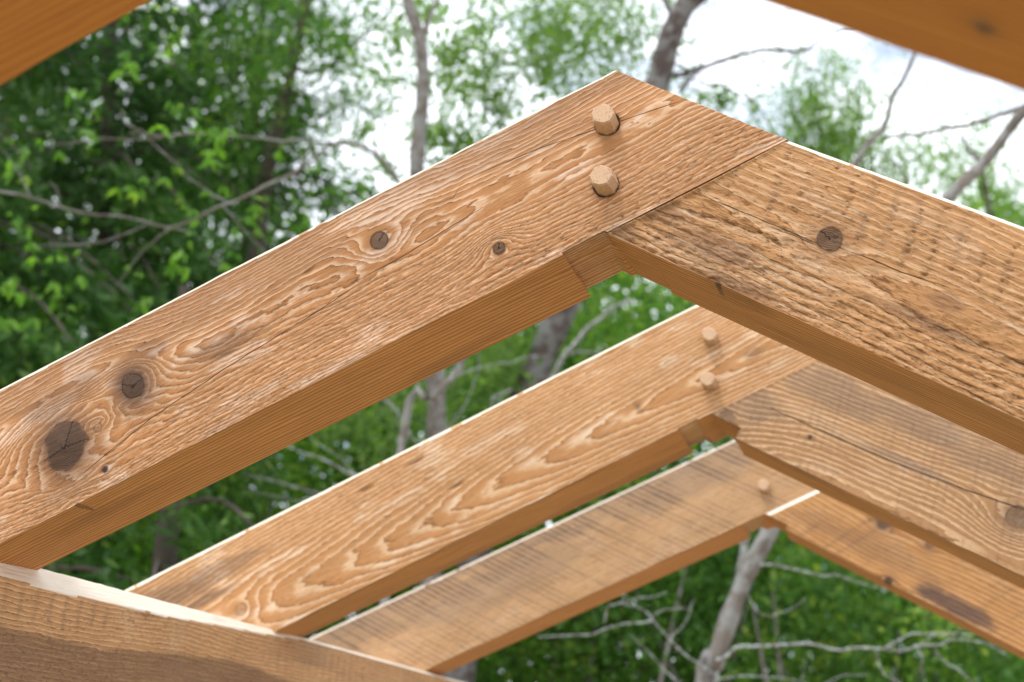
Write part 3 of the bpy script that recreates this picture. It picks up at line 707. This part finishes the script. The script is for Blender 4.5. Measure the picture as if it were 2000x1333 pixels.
# slim grey trunk
r = np.random.default_rng(160); D = 7
root = empty('slim_tree', tuple(np.r_[at(850, 1200, D)[:2], GROUND]), label='slim grey trunk rising straight behind the left rafter, forking at the top edge', cat='tree')
acc = [[], []]
b0 = np.r_[at(850, 1200, D)[:2], GROUND]
tube(acc, [b0] + px3([(850, 1000), (853, 850), (850, 730), (836, 600), (822, 450), (814, 330), (820, 250), (826, 160), (820, 75), (800, 15), (780, -80)], D), .055, .027, 10)
tube(acc, px3([(822, 85), (838, 35), (862, -15), (890, -70)], D), .014, .008, 6)
tubes_obj('trunk', acc, M_bark, root)
acc = [[], []]
for pts, rr_ in [([(852, 985), (760, 950), (690, 928), (640, 905), (580, 880), (520, 868)], .012), ([(852, 1010), (720, 985), (640, 968), (560, 948), (475, 925)], .010),
                 ([(690, 928), (660, 895), (620, 865), (600, 850)], .005), ([(800, 850), (770, 800), (735, 765), (700, 740)], .008), ([(640, 968), (600, 975), (540, 968), (480, 955)], .005),
                 ([(852, 770), (900, 735), (960, 718), (1010, 706), (1070, 700)], .006), ([(852, 900), (790, 840), (765, 790), (750, 770)], .007),
                 ([(850, 870), (900, 800), (930, 730), (935, 690)], .006)]:
    tube(acc, px3(pts, D - .6), rr_ * .7, rr_ * .3, 5, .015, len(acc[0]))
tubes_obj('branch', acc, M_lichen, root, 'pale lichen-covered bare twigs')
spec = [(760, 70, 60, 8, 260), (880, 60, 60, 8, 300), (700, 830, 70, 8, 700), (880, 780, 80, 8, 900), (960, 700, 60, 8, 600), (750, 250, 45, 8, 120), (890, 160, 55, 8, 200), (870, 250, 40, 8, 160), (880, 300, 40, 8, 220)]
Cs = blob_leaves(spec, r, 1.2); leaves_obj('crown', Cs, .05, L_airy, root, r, .6)

# thick leaning brown trunk behind the peak
r = np.random.default_rng(170); D = 8
root = empty('brown_tree', tuple(np.r_[at(860, 1300, D)[:2], GROUND]), label='thick brown trunk leaning right, showing just above the peak and again under the left rafter', cat='tree')
acc = [[], []]; b0 = np.r_[at(860, 1300, D)[:2], GROUND]
tube(acc, [b0] + px3([(930, 1060), (985, 870), (1035, 755), (1065, 680), (1100, 600), (1170, 440), (1235, 290), (1283, 165), (1298, 110), (1318, 50), (1345, 0), (1380, -70)], D), .10, .062, 12)
tube(acc, px3([(1322, 40), (1300, 5), (1292, -50)], D), .02, .012, 6)
tube(acc, px3([(1330, 30), (1365, 5), (1410, -30)], D), .03, .02, 6)
for pts, rr_ in [([(1285, 165), (1310, 148), (1350, 140), (1400, 122), (1450, 112), (1520, 93), (1570, 97), (1600, 80), (1650, 55), (1700, 50)], .017), ([(1330, 182), (1345, 155), (1380, 132), (1420, 118)], .013),
                 ([(1295, 110), (1330, 130), (1360, 160), (1400, 170), (1470, 205), (1510, 255), (1540, 290)], .007), ([(1310, 60), (1340, 75), (1365, 95), (1370, 120), (1345, 150), (1310, 180)], .006),
                 ([(1370, 90), (1385, 60), (1350, 40)], .004), ([(1470, 105), (1500, 130), (1550, 140), (1600, 130)], .005), ([(1520, 93), (1560, 110), (1620, 150)], .004)]:
    tube(acc, px3(pts, D), rr_, rr_ * .4, 6, .015, len(acc[0]))
rt_ = np.random.default_rng(77)
for q in range(16):
    k0 = [(1350, 140), (1400, 122), (1450, 112), (1520, 93), (1570, 97), (1365, 95), (1470, 205), (1330, 130)][q % 8]
    a_ = rt_.uniform(-2.6, 1.4); L_ = rt_.uniform(35, 90); p1 = (k0[0] + math.cos(a_) * L_ * .5 + rt_.normal() * 6, k0[1] + math.sin(a_) * L_ * .5 + rt_.normal() * 6); p2 = (k0[0] + math.cos(a_ + .4) * L_, k0[1] + math.sin(a_ + .4) * L_)
    tube(acc, px3([k0, p1, p2], D), .0035, .0015, 4, .02, q)
tubes_obj('trunk', acc, M_barkd, root)
acc = [[], []]
for pts, rr_ in [([(1035, 800), (1100, 710), (1140, 650), (1180, 615), (1230, 585)], .018), ([(1000, 860), (960, 790), (1000, 760)], .01), ([(1110, 690), (1160, 690), (1230, 680)], .008)]:
    tube(acc, px3(pts, D - .5), rr_, rr_ * .5, 6, .015, len(acc[0]))
tubes_obj('branch', acc, M_lichen, root, 'pale lichen-covered side branch')
spec = [(1150, 60, 75, 9, 700), (1090, 110, 70, 9, 650), (1030, 160, 70, 9, 550), (960, 190, 60, 9, 420), (1190, 10, 70, 9, 600), (1060, 30, 60, 9, 350), (900, 240, 50, 9, 250), (950, 110, 50, 9, 220), (1240, 90, 50, 9, 250), (1400, 190, 35, 9, 140), (1430, 210, 30, 9, 110), (980, 240, 40, 9, 220)]
Cs = blob_leaves(spec, r, 1.5); Cs = np.vstack([Cs, Cs + r.normal(size=Cs.shape) * .24]); leaves_obj('crown', Cs, .042, L_airy, root, r, .6)

# grey lichen tree at the right, with bare low branches
r = np.random.default_rng(180); D = 5.2
root = empty('lichen_tree', tuple(np.r_[at(1330, 1500, D)[:2], GROUND]), label='grey leaning tree at lower right with crooked bare lichen-covered branches', cat='tree')
acc = [[], []]; b0 = np.r_[at(1330, 1500, D)[:2], GROUND]
tube(acc, [b0] + px3([(1370, 1390), (1395, 1300), (1420, 1220), (1455, 1130), (1505, 1035), (1580, 880), (1680, 680), (1780, 500), (1850, 390), (1925, 315), (1985, 235), (2060, 150), (2140, 40)], D), .041, .016, 12)
tubes_obj('trunk', acc, M_bark, root)
acc = [[], []]
low = [([(1398, 1290), (1440, 1272), (1500, 1262), (1560, 1260), (1640, 1268), (1720, 1270), (1790, 1262), (1850, 1252), (1900, 1258), (1965, 1272)], .0115),
       ([(1730, 1268), (1780, 1242), (1830, 1236), (1895, 1240)], .007), ([(1800, 1255), (1850, 1240), (1880, 1225)], .005), ([(1708, 1270), (1713, 1298), (1740, 1322), (1775, 1350)], .007),
       ([(1790, 1265), (1800, 1300), (1812, 1345)], .006), ([(1825, 1265), (1870, 1310), (1925, 1352)], .007), ([(1480, 1105), (1540, 1110), (1600, 1118), (1650, 1132), (1735, 1158)], .0075),
       ([(1462, 1165), (1480, 1190), (1510, 1202), (1540, 1195), (1570, 1168)], .005), ([(1395, 1318), (1345, 1284), (1310, 1250), (1272, 1210), (1232, 1186), (1200, 1172)], .0075),
       ([(1272, 1212), (1230, 1215), (1165, 1232), (1110, 1240), (1050, 1240)], .0065), ([(1272, 1210), (1310, 1193), (1350, 1192)], .005), ([(1308, 1248), (1335, 1222), (1352, 1195), (1360, 1170)], .005),
       ([(1345, 1360), (1300, 1310), (1270, 1275), (1232, 1243)], .006), ([(1180, 1225), (1190, 1190), (1212, 1172), (1260, 1166), (1300, 1160)], .005), ([(1395, 1330), (1450, 1326), (1520, 1330), (1620, 1345)], .006),
       ([(1590, 1345), (1640, 1322), (1700, 1318)], .005), ([(1560, 1345), (1565, 1310), (1568, 1290)], .004)]
for k, (pts, rr_) in enumerate(low): tube(acc, px3(pts, D - .05), rr_ * .62, rr_ * .28, 6, .012, k)
tubes_obj('branch', acc, M_lichen, root, 'crooked bare low branches spotted with pale lichen'); acc = [[], []]
hi = [([(1925, 318), (1900, 300), (1880, 262)], .010), ([(2000, 205), (1960, 226), (1900, 240), (1850, 250), (1790, 262), (1725, 270)], .010), ([(1700, 560), (1655, 400), (1675, 320), (1705, 275), (1722, 250), (1745, 190), (1780, 112), (1800, 60)], .016),
      ([(1780, 360), (1755, 330), (1740, 300)], .005), ([(1860, 246), (1830, 240), (1815, 225)], .003)]
for k, (pts, rr_) in enumerate(hi): tube(acc, px3(pts, D + .3), rr_, rr_ * .55, 6, .008, k + 40)
tubes_obj('branch', acc, M_bark, root, 'upper branches seen dark against the sky')

# pale stem beside it
root = empty('slim_tree', tuple(np.r_[at(1345, 1500, 6.8)[:2], GROUND]), label='pale thin stem just left of the grey leaning tree, under the lowest joint', cat='tree')
acc = [[], []]; tube(acc, [np.r_[at(1345, 1500, 6.8)[:2], GROUND]] + px3([(1396, 1310), (1420, 1225), (1446, 1125), (1456, 1040), (1470, 900), (1500, 600), (1520, 420)], 6.8), .026, .018, 8)
tubes_obj('trunk', acc, M_lichen, root)
r = np.random.default_rng(188)
Cs = blob_leaves([(1480, 560, 90, 7, 800), (1400, 700, 80, 7, 500)], r, 1.2); leaves_obj('crown', Cs, .06, L_broad, root, r, .55)

# airy pale tree against the sky, right of the peak
r = np.random.default_rng(190); D = 11
root = empty('airy_tree', tuple(np.r_[at(1640, 1300, D)[:2], GROUND]), label='airy pale green treetop against the sky, right of the peak', cat='tree')
acc = [[], []]; tube(acc, [np.r_[at(1640, 1300, D)[:2], GROUND]] + px3([(1640, 900), (1630, 500), (1610, 300), (1580, 160)], D), .06, .006, 8)
tube(acc, px3([(1630, 400), (1680, 330), (1720, 300)], D), .02, .006, 5); tube(acc, px3([(1620, 330), (1570, 270), (1540, 180)], D), .02, .006, 5)
tubes_obj('trunk', acc, M_barkd, root)
spec = [(1580, 150, 40, 11, 260), (1600, 190, 45, 11, 420), (1625, 250, 55, 11, 650), (1590, 290, 50, 11, 450), (1660, 200, 35, 11, 180), (1680, 290, 50, 11, 420), (1560, 250, 30, 11, 150), (1640, 340, 70, 11, 900), (1740, 340, 50, 11, 300), (1580, 380, 80, 11, 1200), (1700, 420, 90, 11, 1300)]
Cs = blob_leaves(spec, r, 1.5); Cs = np.vstack([Cs, Cs + r.normal(size=Cs.shape) * .24]); leaves_obj('crown', Cs, .042, L_airy, root, r, .6)
r = np.random.default_rng(191)
root = empty('airy_tree', tuple(np.r_[at(1960, 1300, 13)[:2], GROUND]), label='thin pale treetop at the right edge behind the leaning grey branch', cat='tree')
acc = [[], []]; tube(acc, [np.r_[at(1960, 1300, 13)[:2], GROUND]] + px3([(1950, 900), (1940, 600), (1930, 400), (1900, 290)], 13), .10, .015, 8)
tubes_obj('trunk', acc, M_barkd, root)
spec = [(1880, 300, 45, 13, 240), (1850, 340, 50, 13, 260), (1950, 350, 60, 13, 350), (1990, 400, 50, 13, 400), (1820, 330, 35, 13, 120), (1930, 290, 40, 13, 150), (1960, 500, 120, 13, 1600)]
Cs = blob_leaves(spec, r, 1.5); Cs = np.vstack([Cs, Cs + r.normal(size=Cs.shape) * .24]); leaves_obj('crown', Cs, .042, L_airy, root, r, .6)

# sapling with bright hanging leaves and arching grey branches in front of the conifers
r = np.random.default_rng(200); D = 5.4
root = empty('sapling', tuple(np.r_[at(760, 1250, D)[:2], GROUND]), label='sapling with arching grey branches and bright yellow-green leaves in front of the conifers', cat='tree')
acc = [[], []]
tube(acc, [np.r_[at(760, 1250, D)[:2], GROUND]] + px3([(780, 900), (845, 780), (905, 700), (880, 560), (820, 430), (775, 350), (745, 310), (700, 284), (645, 281)], D), .018, .0075, 7)
for pts, rr_ in [([(645, 281), (600, 322), (560, 345), (510, 365), (470, 390), (430, 402), (385, 430), (320, 452)], .0068), ([(-40, 370), (0, 375), (60, 385), (110, 402), (160, 412), (230, 424), (300, 436), (370, 452)], .0055),
                 ([(645, 281), (590, 272), (540, 274), (440, 264), (360, 266), (300, 268), (200, 270), (110, 284)], .004), ([(360, 266), (300, 262), (248, 240), (238, 212)], .004),
                 ([(440, 390), (400, 370), (360, 340), (300, 280), (250, 262)], .0035), ([(430, 400), (470, 440), (520, 490)], .003), ([(300, 436), (200, 470), (100, 480), (40, 500)], .003),
                 ([(570, 345), (600, 300), (640, 282)], .003), ([(110, 402), (115, 370), (95, 350)], .003), ([(60, 385), (30, 330), (0, 290)], .003), ([(320, 452), (270, 500), (230, 560)], .0028)]:
    tube(acc, px3(pts, D), rr_, rr_ * .6, 6, .008, len(acc[0]))
tubes_obj('trunk', acc, M_bark, root)
cl = [(20, 285), (60, 290), (100, 305), (75, 340), (60, 410), (70, 425), (160, 215), (178, 222), (255, 130), (242, 128), (245, 350), (280, 360), (290, 380), (330, 385), (330, 230), (370, 300), (375, 225), (355, 215), (420, 270), (430, 300),
      (365, 430), (500, 370), (540, 300), (525, 400), (350, 500), (375, 490), (440, 500), (475, 455), (520, 440), (20, 490), (60, 500), (110, 495), (160, 505), (215, 510), (270, 555), (30, 560), (90, 580), (10, 600), (430, 380), (540, 390), (400, 420), (20, 330), (0, 430), (150, 540), (60, 620), (10, 540)]
Cs = []; tt = []; dd = []; sz = []
for (a, b) in cl:
    dpt = D + r.uniform(-.35, .35); c0 = at(a, b, dpt)
    for q in range(int(r.integers(1, 4))):
        nd = c0 + r.normal(size=3) * .035; n = int(r.integers(3, 6)); az_ = r.uniform(0, 2 * math.pi) + np.arange(n) * r.uniform(.8, 1.6)
        d = np.stack([np.cos(az_) * .7, np.sin(az_) * .7, -r.uniform(.3, 1.3, n)], 1); d /= np.linalg.norm(d, axis=1)[:, None]
        L = r.uniform(.028, .066) * r.uniform(.7, 1.2, n)
        Cs.append(nd + d * L[:, None] * .55); dd.append(d * 2.5); sz.append(L); tt.append(np.clip(r.normal(.45, .22) + r.normal(0, .15, n), 0, 1))
Cs = np.vstack(Cs)
leaves_obj('crown', Cs, np.concatenate(sz), L_bright, root, r, .40, droop=.05, tint=np.concatenate(tt), shape=1, dirs=np.vstack(dd))

# understorey: broad shrubs that close the view below the rafters
shr = [(80, 1150, 7.5, 300, 'dark green shrub at the lower left behind the plate'), (700, 900, 9.5, 330, 'shrub behind the pale bare twigs between the two left rafters'),
       (1120, 720, 10, 300, 'bright green shrub seen in the gap under the joint of the nearest rafter pair'), (1330, 1180, 8.5, 300, 'green shrub left of the grey leaning trunk at the bottom'),
       (1700, 1250, 8, 330, 'bright green shrub behind the long bare branch at lower right'), (1100, 1320, 9, 300, 'shadowy shrub at the bottom centre behind the crossing bare twigs'), (1980, 1150, 10, 330, 'green shrub at the lower right corner of the view')]
for k, (px, py, D, rp, lab) in enumerate(shr):
    r = np.random.default_rng(300 + k); c = at(px, py, D); base = np.array([c[0], c[1], GROUND]); rad = rp / FPX * D
    root = empty('shrub', tuple(base), label=lab, cat='shrub', group='shrubs behind the roof frame')
    acc = [[], []]
    for q in range(9):
        e = c + r.normal(size=3) * rad * .5; tube(acc, [base + r.normal(size=3) * np.array([.1, .1, 0]), (base + e) / 2 + r.normal(size=3) * .15, e], .03, .005, 5)
    tubes_obj('stem', acc, M_bark, root)
    ns = 150; sub = c + r.normal(size=(ns, 3)) * rad * np.array([.6, .45, .6]); n = 12000
    pk = r.integers(0, ns, n); Cs = sub[pk] + r.normal(size=(n, 3)) * rad * .13
    ok = Cs[:, 2] > GROUND + .05; Cs = Cs[ok]; tint = np.clip(r.uniform(-.2, .9, ns)[pk] + r.uniform(-.1, .35, n), 0, 1)[ok]
    leaves_obj('foliage', Cs, .062, L_broad if k in (2, 4, 3) else L_far, root, r, .55, tint=tint)

# far woodland mass
r = np.random.default_rng(400); Cs = []; T = []
n = 90000; a = r.uniform(-350, 2400, n); D = r.uniform(17, 24, n)
topy = np.interp(a, [-350, 200, 450, 560, 700, 850, 1250, 1500, 1800, 2400], [-350, -150, 180, 480, 590, 560, 480, 470, 420, 400]) + 90 * vn(a / 120, 0, 0, 3) + 40 * vn(a / 35, 1, 0, 4)
b = topy + (1640 - topy) * r.uniform(0, 1, n)**.9
P = CAMP[None] + (FF[None] + RR[None] * ((a - 1000) / FPX)[:, None] + UU[None] * ((666.5 - b) / FPX)[:, None]) * D[:, None]
P = P[P[:, 2] > GROUND]
clump = vn(P[:, 0] * .9, P[:, 1] * .9, P[:, 2] * .9, 5)
keep = clump > -.5; P = P[keep]; tint = np.clip(.42 + .8 * clump[keep] + r.normal(size=len(P)) * .15, 0, 1)
o = leaves_obj('distant_woodland', P, .20, L_far, None, r, .6, tint=tint); tag(o, 'distant green woodland closing the view below the rafters', 'woodland', kind='stuff')
